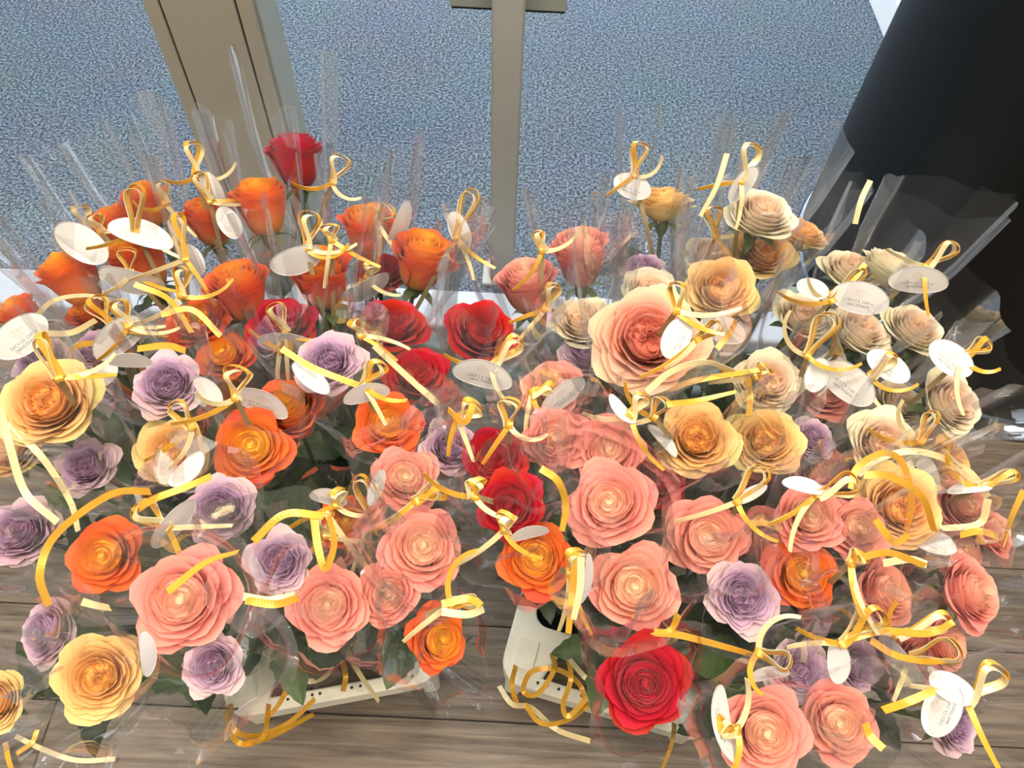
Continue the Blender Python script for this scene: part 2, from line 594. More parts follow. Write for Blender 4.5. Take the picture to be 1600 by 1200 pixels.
def make_tray(pa, pb, label, mirror, mark=False):
    A, B = at_z(pa[0], pa[1], RIM), at_z(pb[0], pb[1], RIM)
    L, Rr = (B, A) if B.x < A.x else (A, B)
    W = (Rr - L).length
    ang = math.atan2(Rr.y - L.y, Rr.x - L.x)
    D = 0.40
    t = bpy.data.objects.new('flower_tray', None)
    COL.objects.link(t)
    t.location = (L.x, L.y, 0)
    t.rotation_euler = (0, 0, ang)
    tag(t, label, 'tray', 'white plastic flower trays')
    ha, hb = 0.25 * W, 0.75 * W
    slot_f = [(ha - 0.012, 0.017), (hb + 0.006, 0.017), (hb - 0.004, 0.056), (hb - 0.012, 0.060), (ha + 0.012, 0.060), (ha + 0.004, 0.056)]
    slot_b = [(x, D - y) for x, y in slot_f]
    plate('rim', [rrect(0, W, 0, D, 0.032), rrect(0.026, W - 0.026, 0.080, D - 0.080, 0.02), slot_f, slot_b], RIM, 0.010, M['tray'], t)
    tube_wall('tub', rrect(0.022, W - 0.022, 0.076, D - 0.076, 0.022), 0.004, RIM - 0.008, 0.03, M['tray'], t)
    # dark sheet added across the tub to stop its white inside brightening the gaps
    wl = rrect(0.030, W - 0.030, 0.084, D - 0.084, 0.02)
    nw = len(wl)
    mesh_obj('shade_sheet', [(x, y, 0.100) for x, y in wl] + [(x, y, 0.094) for x, y in wl],
             [tuple(range(nw)), tuple(range(2 * nw - 1, nw - 1, -1))] + [(i, nw + i, nw + (i + 1) % nw, (i + 1) % nw) for i in range(nw)], M['shade_sheet'], t, smooth=False)
    # outer lip hanging from the rim
    lp = rrect(0.0005, W - 0.0005, 0.0005, D - 0.0005, 0.0315)
    li = rrect(0.004, W - 0.004, 0.004, D - 0.004, 0.029)
    n = len(lp)
    vs = [(x, y, RIM - 0.006) for x, y in lp] + [(x, y, RIM - 0.030) for x, y in lp] + [(x, y, RIM - 0.030) for x, y in li] + [(x, y, RIM - 0.006) for x, y in li]
    fs = [(k * n + i, k * n + (i + 1) % n, ((k + 1) % 4) * n + (i + 1) % n, ((k + 1) % 4) * n + i) for k in range(4) for i in range(n)]
    mesh_obj('lip', vs, fs, M['tray'], t, smooth=False)
    # corner legs that carry the rim
    for fx, fy in ((0.018, 0.03), (W - 0.018, 0.03), (0.018, D - 0.03), (W - 0.018, D - 0.03)):
        b = bmesh.new()
        bm_box(b, (fx, fy, (RIM - 0.008) / 2), (0.022, 0.030, RIM - 0.010), bevel=0.005)
        bm_obj('corner_leg', b, M['tray'], t)
    # moulded corner recesses
    for fx in (0.014, W - 0.014 - (ha - 0.04)):
        b = bmesh.new()
        bm_box(b, (fx + (ha - 0.04) / 2, 0.040, RIM + 0.0012), (ha - 0.04, 0.040, 0.003), bevel=0.0014)
        bm_obj('corner_pad', b, M['tray'], t)
    # flat dark discs painting the shade in small round holes along the front edge
    hb_ = bmesh.new()
    bmesh.ops.create_circle(hb_, cap_ends=True, radius=0.0019, segments=10)
    hm = bpy.data.meshes.new('vent_hole')
    hb_.to_mesh(hm)
    hb_.free()
    hm.materials.append(M['hole'])
    for fx in (0.05, 0.062, 0.29, 0.40, 0.435, 0.58, 0.62, 0.86, 0.95):
        xx = fx if fx < 0.1 and mirror else (fx * W)
        h = link('vent_hole', hm, t)
        h.location = (xx, 0.0105, RIM + 0.0004)
    if mark:
        b = bmesh.new()
        for i in range(5):
            bm_box(b, (W - 0.058 + i * 0.0048, 0.050 - 0.0005 * i, RIM + 0.0031), (0.0030, 0.0042, 0.0006))
        bm_box(b, (W - 0.050, 0.0555, RIM + 0.0031), (0.020, 0.0012, 0.0006), 0.1)
        bm_box(b, (W - 0.048, 0.0450, RIM + 0.0031), (0.022, 0.0012, 0.0006), -0.05)
        mk = bm_obj('moulded_mark', b, M['bluemark'], t)
        tag(mk, 'small blue moulded mark')
    ca, sa = math.cos(ang), math.sin(ang)
    cen = Vector((L.x + ca * W / 2 - sa * D / 2, L.y + sa * W / 2 + ca * D / 2, 0))
    TRAYS.append((cen, ang, W, D))
    return t


make_tray((692, 1062), (348, 1126), 'white plastic flower tray with a wide hand hole, left of the pair', False)
make_tray((776, 1062), (1108, 1162), 'white plastic flower tray with a small blue mark, right of the pair', True, True)


# ------------------------------------------------------------------ rose blooms
class MB:
    def __init__(s):
        s.v, s.f, s.c = [], [], []

    def grid(s, pts, cols, nu, nv):
        o = len(s.v)
        s.v += pts
        s.c += cols
        for j in range(nv - 1):
            for i in range(nu - 1):
                a = o + j * nu + i
                s.f.append((a, a + 1, a + nu + 1, a + nu))

    def mesh(s, name, mat):
        me = bpy.data.meshes.new(name)
        me.from_pydata(s.v, [], s.f)
        ca = me.color_attributes.new('pet', 'FLOAT_COLOR', 'POINT')
        flat = []
        for c in s.c:
            flat += [c[0], c[1], c[2], 1.0]
        ca.data.foreach_set('color', flat)
        me.polygons.foreach_set('use_smooth', [True] * len(me.polygons))
        me.materials.append(mat)
        me.update()
        return me


def petal(mb, t, th, R, h, opn, curl, width, twist, ruf, rs, z0=0.0, c=(0.0, 0.0), nu=7, nv=6, point=0.0, drop=0.35, close=0.0, belly=0.8):
    pts, cols = [], []
    ph, ph2 = rs.uniform(0, 6.28), rs.uniform(0, 6.28)
    asym = rs.uniform(-0.12, 0.12)
    for j in range(nv):
        v = j / (nv - 1)
        for i in range(nu):
            u = -1 + 2 * i / (nu - 1)
            e = abs(u) ** 2.4
            vv = v * (1 - drop * e + point * (1 - abs(u)) * 0.0 + asym * u * v)
            ww = width * (0.45 + 0.55 * math.sin(min(1.0, v * 1.25) * PI / 2))
            a = th + u * ww / 2
            r = 0.05 + max(0.0, R - 0.05) * math.sin(vv * PI / 2) ** belly
            r *= 1 - close * vv ** 3
            z = h * vv ** 1.12
            r += opn * vv ** 2.5
            z -= opn * 0.42 * vv ** 3
            q = max(0.0, (vv - 0.68) / 0.32)
            r += curl * q ** 2 * (1 - 0.35 * e)
            z -= curl * 0.75 * q ** 2.2
            r += twist * u * (0.4 + 0.6 * vv)
            r += ruf * vv * vv * math.sin(3.1 * u + ph) + ruf * 0.6 * vv ** 3 * math.sin(6.3 * u + ph2)
            z += ruf * 0.5 * vv ** 3 * math.sin(5.1 * u + ph2)
            if point > 0:
                z += point * vv ** 4 * (1 - abs(u)) ** 1.5 * 0.4
                r += point * vv ** 4 * (1 - abs(u)) ** 1.5
            pts.append((c[0] + r * math.cos(a), c[1] + r * math.sin(a), z0 + z))
            cols.append((t, vv, rs.random()))
    mb.grid(pts, cols, nu, nv)


GA = 2.39996


def make_bloom(kind, mat, seed):
    """unit bloom: guard petals reach about radius 1; returns core mesh and guard petal meshes"""
    rs = random.Random(seed)
    core, outer = MB(), []
    if kind in ('classic', 'cup'):
        N, NO = 36, 8
        H = 1.20 if kind == 'classic' else 1.75
        oval = rs.uniform(0.0, 6.28)
        for i in range(N):
            t = i / (N - 1)
            th = i * GA * 1.02 + rs.uniform(-0.3, 0.3)
            g = i >= N - NO
            if i < 18:                                   # the rolled heart
                q = i / 18
                R = 0.045 + 0.40 * q
                h = H * (0.97 - 0.03 * q) + rs.uniform(-0.025, 0.025)
                opn, curl, width, close, drop, ruf, tw = 0.02, 0.035 + 0.03 * q, 3.9 - 1.3 * q, 0.22 * (1 - q), 0.10, 0.012 + 0.01 * q, 0.03
            else:
                q = (i - 18) / (N - 19)
                R = 0.45 + (0.30 if kind == 'classic' else 0.24) * q
                h = H * (0.94 - (0.28 if kind == 'classic' else 0.14) * q ** 1.2) + rs.uniform(-0.03, 0.03)
                opn = 0.03 + (0.09 if kind == 'classic' else 0.06) * q ** 1.5
                curl = 0.07 + 0.12 * q
                width, close, drop, ruf, tw = 2.5 - 0.75 * q, 0.0, 0.16 + 0.12 * q, 0.02 + 0.03 * q, 0.04
            mb = core
            if g:
                mb = MB()
                outer.append(mb)
            petal(mb, t, th, R, h, opn, curl, width, tw, ruf, rs, nu=9 if g else 8, nv=7 if g else 6,
                  point=0.04 * g, close=close, drop=drop, belly=0.8 if kind == 'classic' else 0.42)
    else:
        # quartered garden rose: nests of folded petals inside rings of cupped petals
        H = 1.02
        soft = kind == 'garden'
        nq = 4 if soft else 5
        a0 = rs.uniform(0, 6)
        for q in range(nq):
            aq = a0 + q * 2 * PI / nq + rs.uniform(-0.25, 0.25)
            cq = (0.17 * math.cos(aq), 0.17 * math.sin(aq))
            for i in range(5):
                tt = i / 4
                th = aq + PI + rs.uniform(-0.5, 0.5) + (i % 2) * PI
                petal(core, 0.02 + 0.24 * tt, th, 0.03 + 0.13 * tt, H * (0.93 + rs.uniform(-0.05, 0.05)), 0.01, 0.04, 2.9, 0.02,
                      0.03 if soft else 0.05, rs, c=cq, nu=8, nv=5, drop=0.12)
        N, NO = 38, 9
        for i in range(N):
            t = i / (N - 1)
            th = i * GA * 1.02 + rs.uniform(-0.3, 0.3)
            R = 0.30 + 0.47 * t ** 0.95
            h = H * (1.00 - 0.26 * t ** 1.6) + rs.uniform(-0.03, 0.03)
            ruf = (0.014 + 0.028 * t) if soft else (0.035 + 0.04 * t)
            g = i >= N - NO
            mb = core
            if g:
                mb = MB()
                outer.append(mb)
            petal(mb, 0.28 + 0.72 * t, th, R, h, 0.01 + 0.12 * t ** 2, 0.04 + 0.10 * t, 2.1 - 0.55 * t, 0.035, ruf, rs,
                  nu=9 if g else 7, nv=7 if g else 6, close=0.10 * (1 - t), drop=0.14 + 0.14 * t)
    # dome added between the rims to keep the heart from going dark
    rh, zh = (0.44, H * 0.84) if kind in ('classic', 'cup') else (0.36, H * 0.80)
    pts, cols = [], []
    for j in range(6):
        for i in range(17):
            a, r = 2 * PI * i / 16, rh * j / 5
            pts.append((r * math.cos(a), r * math.sin(a), zh - 0.12 * (r / rh) ** 2))
            cols.append((0.45 * j / 5, 0.75, 0.5))
    core.grid(pts, cols, 17, 6)
    return core.mesh('bloom', M[mat]), [o.mesh('petal', M[mat]) for o in outer]


BLOOMS = {}


def bloom_set(mat, kind, seed):
    key = (mat, kind, seed)
    if key not in BLOOMS:
        BLOOMS[key] = make_bloom(kind, mat, hash((kind, seed)) % 9999 if False else seed * 31 + len(kind))
    return BLOOMS[key]


# calyx: five pointed sepals and a hip, unit radius
def make_calyx():
    mb = MB()
    rs = random.Random(3)
    for k in range(5):
        th = k * 2 * PI / 5
        pts, cols = [], []
        for j in range(5):
            v = j / 4
            for i in range(3):
                u = i - 1
                wd = 0.20 * (1 - v) ** 0.7 * (0.6 + v)
                r = 0.12 + 0.62 * v ** 0.9
                z = -0.02 + 0.10 * v - 0.30 * v ** 3
                pts.append((r * math.cos(th) - u * wd * math.sin(th), r * math.sin(th) + u * wd * math.cos(th), z + 0.03 * abs(u)))
                cols.append((0.6, v, 0.5))
        mb.grid(pts, cols, 3, 5)
    pts, cols = [], []
    prof = [(0.06, -0.42), (0.15, -0.30), (0.21, -0.14), (0.20, 0.0), (0.10, 0.08)]
    for r, z in prof:
        for i in range(9):
            a = 2 * PI * i / 8
            pts.append((r * math.cos(a), r * math.sin(a), z))
            cols.append((0.5, 0.3, 0.5))
    mb.grid(pts, cols, 9, 5)
    return mb.mesh('calyx', M['leaf2'])


def make_leaf(seed, mat):
    """serrated rose leaf, unit length along +x, blade up +z"""
    rs = random.Random(seed)
    n = 13
    bend, fold = rs.uniform(0.15, 0.5), rs.uniform(0.10, 0.28)
    v, f, c = [], [], []
    for i in range(n):
        x = i / (n - 1)
        wd = 0.34 * math.sin(PI * min(1, x ** 0.8 * 1.0)) ** 0.8 * (1.0 - 0.15 * x) + 0.004
        if 0 < i < n - 1:
            wd *= 1.0 + (0.10 if i % 2 else -0.05)
        z = -bend * x * x
        for s in (-1, -0.5, 0, 0.5, 1):
            v.append((x, s * wd, z + fold * abs(s) * wd + 0.02 * math.sin(9 * x + s)))
            c.append((1.0 if s == 0 else 0.35 + 0.4 * rs.random(), x, 0.5))
    for i in range(n - 1):
        for s in range(4):
            a = i * 5 + s
            f.append((a, a + 1, a + 6, a + 5))
    mb = MB()
    mb.v, mb.f, mb.c = v, f, c
    return mb.mesh('leaf', M[mat])


CALYX = make_calyx()
LEAVES = [make_leaf(s, 'leaf' if s % 4 else 'leaf2') for s in range(6)]


# ------------------------------------------------------------------ strips, tubes
def catmull(P, n=8):
    out = []
    Q = [P[0] * 2 - P[1]] + P + [P[-1] * 2 - P[-2]]
    for i in range(1, len(Q) - 2):
        for k in range(n):
            t = k / n
            a, b, c, d = Q[i - 1], Q[i], Q[i + 1], Q[i + 2]
            out.append(0.5 * ((2 * b) + (c - a) * t + (2 * a - 5 * b + 4 * c - d) * t * t + (3 * b - a - 3 * c + d) * t ** 3))
    out.append(P[-1])
    return out


def strip_geo(V, Fc, P, W, wid):
    """ribbon with a hair of thickness: P points, W unit width vectors"""
    o = len(V)
    n = len(P)
    for i in range(n):
        T = (P[min(i + 1, n - 1)] - P[max(i - 1, 0)])
        if T.length < 1e-9:
            T = Vector((0, 0, 1))
        N = W[i].cross(T).normalized() * 0.00022
        for sx, sn in ((-1, 1), (1, 1), (1, -1), (-1, -1)):
            V.append(P[i] + W[i] * (sx * wid / 2) + N * sn)
    for i in range(n - 1):
        for k in range(4):
            a, b = o + i * 4 + k, o + i * 4 + (k + 1) % 4
            Fc.append((a, b, b + 4, a + 4))
    Fc.append((o, o + 3, o + 2, o + 1))
    e = o + (n - 1) * 4
    Fc.append((e, e + 1, e + 2, e + 3))


def tube_geo(P, rad, seg=6):
    V, Fc = [], []
    n = len(P)
    ref = Vector((1, 0, 0))
    for i in range(n):
        T = (P[min(i + 1, n - 1)] - P[max(i - 1, 0)]).normalized()
        X = (ref - T * ref.dot(T)).normalized()
        Y = T.cross(X)
        for k in range(seg):
            a = 2 * PI * k / seg
            V.append(P[i] + (X * math.cos(a) + Y * math.sin(a)) * rad[i])
    for i in range(n - 1):
        for k in range(seg):
            a, b = i * seg + k, i * seg + (k + 1) % seg
            Fc.append((a, b, b + seg, a + seg))
    return V, Fc


def ortho(a):
    r = Vector((0.3, 0.9, 0.1)) if abs(a.x) > 0.7 else Vector((1, 0.2, 0))
    x = (r - a * r.dot(a)).normalized()
    return x, a.cross(x)


# ------------------------------------------------------------------ wrapped roses
ROSES = []
RADIUS = {'P': 0.037, 'O': 0.037, 'R': 0.038, 'L': 0.033, 'A': 0.039, 'C': 0.037, 'G': 0.047}
KIND = {'P': 'classic', 'O': 'classic', 'R': 'classic', 'L': 'ruffled', 'A': 'garden', 'C': 'garden', 'G': 'garden'}
TRAYGROUP = ['single roses standing in the left tray', 'single roses standing in the right tray']


def clamp(x, a, b):
    return max(a, min(b, x))


def bez(a, b, c, n):
    return [a * (1 - t) ** 2 + b * 2 * t * (1 - t) + c * t * t for t in [i / (n - 1) for i in range(n)]]


def place_roses(tray, rows):
    cen, ang, W, D = TRAYS[tray]
    heads = []
    for (px, py, d, col, mode, dz, label) in rows:
        R0 = RADIUS[col]
        zs = CAM.z + ray(px, py).z * (F_PX * 2 * R0 / d)
        z = clamp(0.45 * zs + 0.55 * 0.525, 0.46, 0.585) + dz
        P = at_z(px, py, z)
        heads.append(P)
    mx = sum(p.x for p in heads) / len(heads)
    my = sum(p.y for p in heads) / len(heads)
    sx = max(abs(p.x - mx) for p in heads)
    sy = max(abs(p.y - my) for p in heads)
    ca, sa = math.cos(ang), math.sin(ang)
    for idx, (row, P) in enumerate(zip(rows, heads)):
        px, py, d, col, mode, dz, label = row
        rs = random.Random(tray * 500 + idx * 7 + 1)
        Rb = d * depth_of(P) / F_PX / 2 * 1.20
        kind = KIND[col]
        if 's' in mode:
            Rb *= 1.08
            kind = 'cup' if kind == 'classic' else kind
        lx = (P.x - mx) / sx * (W / 2 - 0.055)
        ly = (P.y - my) / sy * (D / 2 - 0.115)
        root = Vector((cen.x + ca * lx - sa * ly, cen.y + sa * lx + ca * ly, 0.012))
        sd = (P - root).normalized()
        toc = (CAM - P).normalized()
        k = 0.50 if 'f' in mode else (0.0 if 's' in mode else 0.25)
        ax = (sd * (1 - k) + toc * k).normalized()
        ax = (ax + Vector((rs.uniform(-1, 1), rs.uniform(-1, 1), 0)) * 0.10).normalized()
        if 'l' in mode:
            ax = (ax + RGT * -0.45).normalized()
        if 'r' in mode:
            ax = (ax + RGT * 0.35).normalized()
        if 'd' in mode:
            ax = (ax - UPV * 0.45).normalized()
        bh = Rb * (1.75 if kind == 'cup' else 1.2)
        base = P - ax * bh * 0.55
        thing = bpy.data.objects.new('wrapped_rose', None)
        COL.objects.link(thing)
        thing.location = root
        tag(thing, label, 'rose', TRAYGROUP[tray])
        rot = ax.to_track_quat('Z', 'Y') @ Quaternion((0, 0, 1), rs.uniform(0, 6.28))
        core, outs = bloom_set(col, kind, idx % 3)
        bl = link('bloom', core, thing)
        bl.location = base - root
        bl.rotation_mode = 'QUATERNION'
        bl.rotation_quaternion = rot
        bl.scale = (Rb, Rb, Rb)
        for om in outs:
            link('petal', om, bl)
        link('calyx', CALYX, bl)
        # stem
        ctrl = base - ax * 0.16
        ctrl = ctrl * 0.5 + (root * 0.45 + base * 0.55) * 0.5
        SP = bez(Vector((0, 0, 0)), ctrl - root, base - root - ax * Rb * 0.3, 12)
        V, Fc = tube_geo(SP, [0.0034 - 0.0008 * i / 11 for i in range(12)])
        mesh_obj('stem', V, Fc, M['stem'], thing)
        # leaves along the upper stem
        nl = 6 if 'n' in mode else (3 if 'w' in mode else 7)
        for q in range(nl):
            s = 0.86 - (0.12 if nl < 7 else 0.085) * q
            i0 = int(s * 11)
            p0 = SP[i0]
            T = (SP[min(i0 + 1, 11)] - SP[i0 - 1]).normalized()
            X, Y = ortho(T)
            a = q * 2.2 + rs.uniform(0, 1.2) + idx
            dirv = (X * math.cos(a) + Y * math.sin(a)) * 0.75 + T * rs.uniform(0.25, 0.75)
            lf = link('leaf', LEAVES[rs.randrange(6)], thing)
            lf.location = p0
            lf.rotation_mode = 'QUATERNION'
            zax = T - dirv.normalized() * T.dot(dirv.normalized())
            xax = dirv.normalized()
            yax = zax.normalized().cross(xax)
            lf.rotation_quaternion = Matrix((xax, yax, zax.normalized())).transposed().to_quaternion()
            sc = rs.uniform(0.048, 0.072)
            lf.scale = (sc, sc, sc)
        # cellophane sleeve
        back = clamp((700 - py) / 400.0, 0, 1)
        ext = 0.016 + 0.050 * back + rs.uniform(-0.008, 0.018)
        if 't' in mode:
            ext = 0.08
        if 'w' in mode:
            ext = 0.012
        sleeve(thing, root, base, SP, ax, Rb, bh, ext, rs, 'w' in mode)
        ROSES.append(dict(px=px, py=py, P=P, thing=thing, root=root, base=base, ax=ax, Rb=Rb, rs=rs, depth=depth_of(P), SP=SP))


def sleeve(thing, root, base, SP, ax, Rb, bh, ext, rs, wide):
    # follows the lean of the stem more than the nod of the bloom
    sd = (base - root).normalized()
    sax = (sd * 0.55 + ax * 0.45).normalized()
    X, Y = ortho(sax)
    yaw = rs.uniform(0, PI)
    X, Y = X * math.cos(yaw) + Y * math.sin(yaw), Y * math.cos(yaw) - X * math.sin(yaw)
    nphi, ns = 40, 13
    tot = 2 * PI + rs.uniform(0.35, 0.8)
    ea, eb = rs.uniform(1.08, 1.22), rs.uniform(0.84, 0.96)
    top = bh + ext
    Rm = max(0.047, Rb * 1.22)
    Rt = Rm + (0.014 if wide else 0.006) + rs.uniform(0, 0.008)
    slant = rs.uniform(-0.022, 0.022)
    corner = rs.uniform(0.0, 0.014)
    folds = [(rs.randint(2, 7), rs.uniform(0, 6.28), rs.uniform(0.0008, 0.0022)) for _ in range(4)]
    V, Fc = [], []
    b0 = base - root
    prof = [(-0.13, 0.017), (-0.095, 0.0195), (-0.07, 0.0185), (-0.04, 0.026), (-0.01, 0.036),
            (0.35 * bh, Rm * 0.93), (0.7 * bh, Rm), (bh, Rm + (Rt - Rm) * 0.3)]
    for q in (0.25, 0.5, 0.75, 1.0):
        prof.append((bh + ext * q, Rm + (Rt - Rm) * (0.3 + 0.7 * q)))
    for j, (s, r) in enumerate(prof):
        v = clamp((s + 0.07) / (top + 0.07), 0, 1)
        if s < -0.05:
            fr = clamp(1 + (s + 0.02) / (b0.length), 0, 1) * 11
            i0 = min(10, int(fr))
            c = SP[i0].lerp(SP[i0 + 1], fr - i0)
        else:
            c = b0 + sax * s
        for i in range(nphi):
            a = tot * i / (nphi - 1)
            rr = r
            for kf, pf, af in folds:
                rr += af * (0.35 + 2.0 * v) * math.sin(kf * a + pf + 1.5 * v)
            rr += 0.0016 * (a / tot)
            # soft seam at two sides
            ca, sa = math.cos(a), math.sin(a)
            sq = (abs(ca) ** 1.7 + abs(sa) ** 1.7) ** (-1 / 1.7)
            rr *= 0.7 * sq + 0.3
            hh = 0.0
            if v > 0.55:
                g = (v - 0.55) / 0.45
                hh = g * (slant * ca + corner * (2 * a / tot - 1) ** 4 + 0.004 * math.sin(5 * a + pf))
            V.append(c + X * (ea * rr * ca) + Y * (eb * rr * sa) + sax * hh)
    for j in range(len(prof) - 1):
        for i in range(nphi - 1):
            a = j * nphi + i
            Fc.append((a, a + 1, a + nphi + 1, a + nphi))
    mesh_obj('sleeve', V, Fc, M['film'], thing)


def owner(px, py):
    return min(ROSES, key=lambda r: (r['px'] - px) ** 2 + (r['py'] - py - 12) ** 2)


def waist(r):
    return r['base'] - r['ax'] * 0.07


def width_vecs(P, roll0, roll1):
    W = []
    n = len(P)
    for i, p in enumerate(P):
        T = (P[min(i + 1, n - 1)] - P[max(i - 1, 0)]).normalized()
        v = (CAM - p).normalized()
        s = T.cross(v)
        if s.length < 1e-5:
            s = Vector((1, 0, 0))
        s.normalize()
        n2 = s.cross(T).normalized()
        a = roll0 + (roll1 - roll0) * i / max(1, n - 1)
        W.append(s * math.cos(a) + n2 * math.sin(a))
    return W


def loops(rows):
    for k, (kx, ky, tx, ty, hw) in enumerate(rows):
        r = owner(kx, ky)
        rs = random.Random(900 + k)
        dep = r['depth'] - r['Rb'] * 0.9 - 0.012
        K, T = at_depth(kx, ky, dep), at_depth(tx, ty, dep - 0.006)
        A = T - K
        L = A.length
        A.normalize()
        v = (CAM - K).normalized()
        B = A.cross(v).normalized()
        Nn = B.cross(A).normalized()
        Wd = hw * dep / F_PX
        for col, f, ro, ofs in (('gold', 1.0, rs.uniform(0.55, 0.85) * rs.choice((-1, 1)), 0.0), ('cream', 0.90, rs.uniform(0.5, 0.8) * rs.choice((-1, 1)), 0.0035)):
            Br = B * math.cos(ro) + Nn * math.sin(ro)
            Nr = Nn * math.cos(ro) - B * math.sin(ro)
            pts, wv = [], []
            n = 22
            sk = rs.uniform(-0.25, 0.25)
            for i in range(n + 1):
                s = 2 * PI * i / n
                al = L * f * math.sin(s / 2)
                ac = Wd * 1.35 * math.sin(s) * math.sin(s / 2) + sk * al * 0.25
                pts.append(K + A * al + Br * ac + Nr * (ofs + 0.006 * (i / n - 0.5)))
                wv.append((Nr + Br * 0.25).normalized())
            V, Fc = [], []
            strip_geo(V, Fc, pts, wv, 0.0062)
            # strand from the tie at the waist of the sleeve up to the knot
            wst = waist(r)
            mid = wst.lerp(K, 0.5) + (CAM - K).normalized() * 0.012
            tp = catmull([wst, mid, K], 6)
            strip_geo(V, Fc, tp, width_vecs(tp, 0.3, -0.4), 0.0050)
            # short curled end
            e0 = K
            sg = rs.choice((-1, 1))
            tl = [e0]
            c0, len_ = rs.uniform(-0.2, 0.75), rs.uniform(0.006, 0.010)
            hd = rs.uniform(0.3, 1.3)
            cur = e0.copy()
            for q in range(1, 7):
                hd += c0 * 0.45
                cur = cur - A * (len_ * math.cos(hd)) + B * (sg * len_ * math.sin(hd)) + v * 0.0022
                tl.append(cur.copy())
            tp = catmull(tl, 4)
            strip_geo(V, Fc, tp, width_vecs(tp, 0.2, 1.0), 0.0050)
            org = r['root']
            mesh_obj('gold_ribbon' if col == 'gold' else 'cream_ribbon', [p - org for p in V], Fc, M[col], r['thing'], smooth=False)
        V, Fc = [], []
        # knot: short wrapped band
        pts = [K + Nn * 0.0032 * math.sin(a) + A * 0.0038 * math.cos(a) for a in [2 * PI * i / 10 for i in range(11)]]
        strip_geo(V, Fc, pts, [B] * 11, 0.0062)
        mesh_obj('ribbon_knot', [p - r['root'] for p in V], Fc, M['gold'], r['thing'], smooth=False)


def tails(rows):
    for k, (col, zfix, pts) in enumerate(rows):
        mid = pts[len(pts) // 2]
        r = owner(*mid) if zfix is None else owner(*pts[0])
        dep = r['depth'] - r['Rb'] - 0.022
        rs = random.Random(1300 + k)
        if zfix is None:
            P = [at_depth(x, y, dep + rs.uniform(-0.006, 0.006)) for x, y in pts]
        else:
            P = [at_z(x, y, zfix + min(0.02, zfix * 0.3) * math.sin(i * 1.7)) for i, (x, y) in enumerate(pts)]
        C = catmull(P, 9)
        r0 = rs.uniform(-0.5, 0.5)
        V, Fc = [], []
        strip_geo(V, Fc, C, width_vecs(C, r0, r0 + rs.choice((-1, 1)) * rs.uniform(0.3, 0.9)), 0.0060)
        mesh_obj('ribbon_tail', [p - r['root'] for p in V], Fc, M[col], r['thing'], smooth=False)


# oval swing tag, unit semi-major axis along x, 0.62 semi-minor
def make_tag_mesh(bend):
    V, Fc = [], []
    rings = [0.0, 0.35, 0.7, 0.93, 1.0]
    n = 28
    th = 0.008
    for sgn in (1, -1):
        for q, rr in enumerate(rings[1:]):
            for i in range(n):
                a = 2 * PI * i / n
                x, y = rr * math.cos(a), 0.62 * rr * math.sin(a)
                V.append((x, y, sgn * th + bend * (x * x)))
        V.append((0, 0, sgn * th))
    nr = 4
    per = nr * n + 1
    for s in (0, 1):
        o = s * per
        for q in range(nr - 1):
            for i in range(n):
                j = (i + 1) % n
                f = (o + q * n + i, o + q * n + j, o + (q + 1) * n + j, o + (q + 1) * n + i)
                Fc.append(f if s else f[::-1])
        for i in range(n):
            j = (i + 1) % n
            f = (o + per - 1, o + j, o + i)
            Fc.append(f if s else f[::-1])
    for i in range(n):
        j = (i + 1) % n
        a, b = (nr - 1) * n + i, (nr - 1) * n + j
        Fc.append((a, b, b + per, a + per))
    me = bpy.data.meshes.new('tag')
    me.from_pydata(V, [], Fc)
    me.materials.append(M['tagcard'])
    me.polygons.foreach_set('use_smooth', [True] * len(me.polygons))
    return me


def quadbar(V, Fc, x0, y0, x1, y1, wd, bend, z):
    d = Vector((x1 - x0, y1 - y0))
    if d.length < 1e-6:
        return
    nrm = Vector((-d.y, d.x)).normalized() * wd / 2
    o = len(V)
    for x, y in ((x0 + nrm.x, y0 + nrm.y), (x0 - nrm.x, y0 - nrm.y), (x1 - nrm.x, y1 - nrm.y), (x1 + nrm.x, y1 + nrm.y)):
        V.append((x, y, z + bend * x * x))
    Fc.append((o, o + 1, o + 2, o + 3))


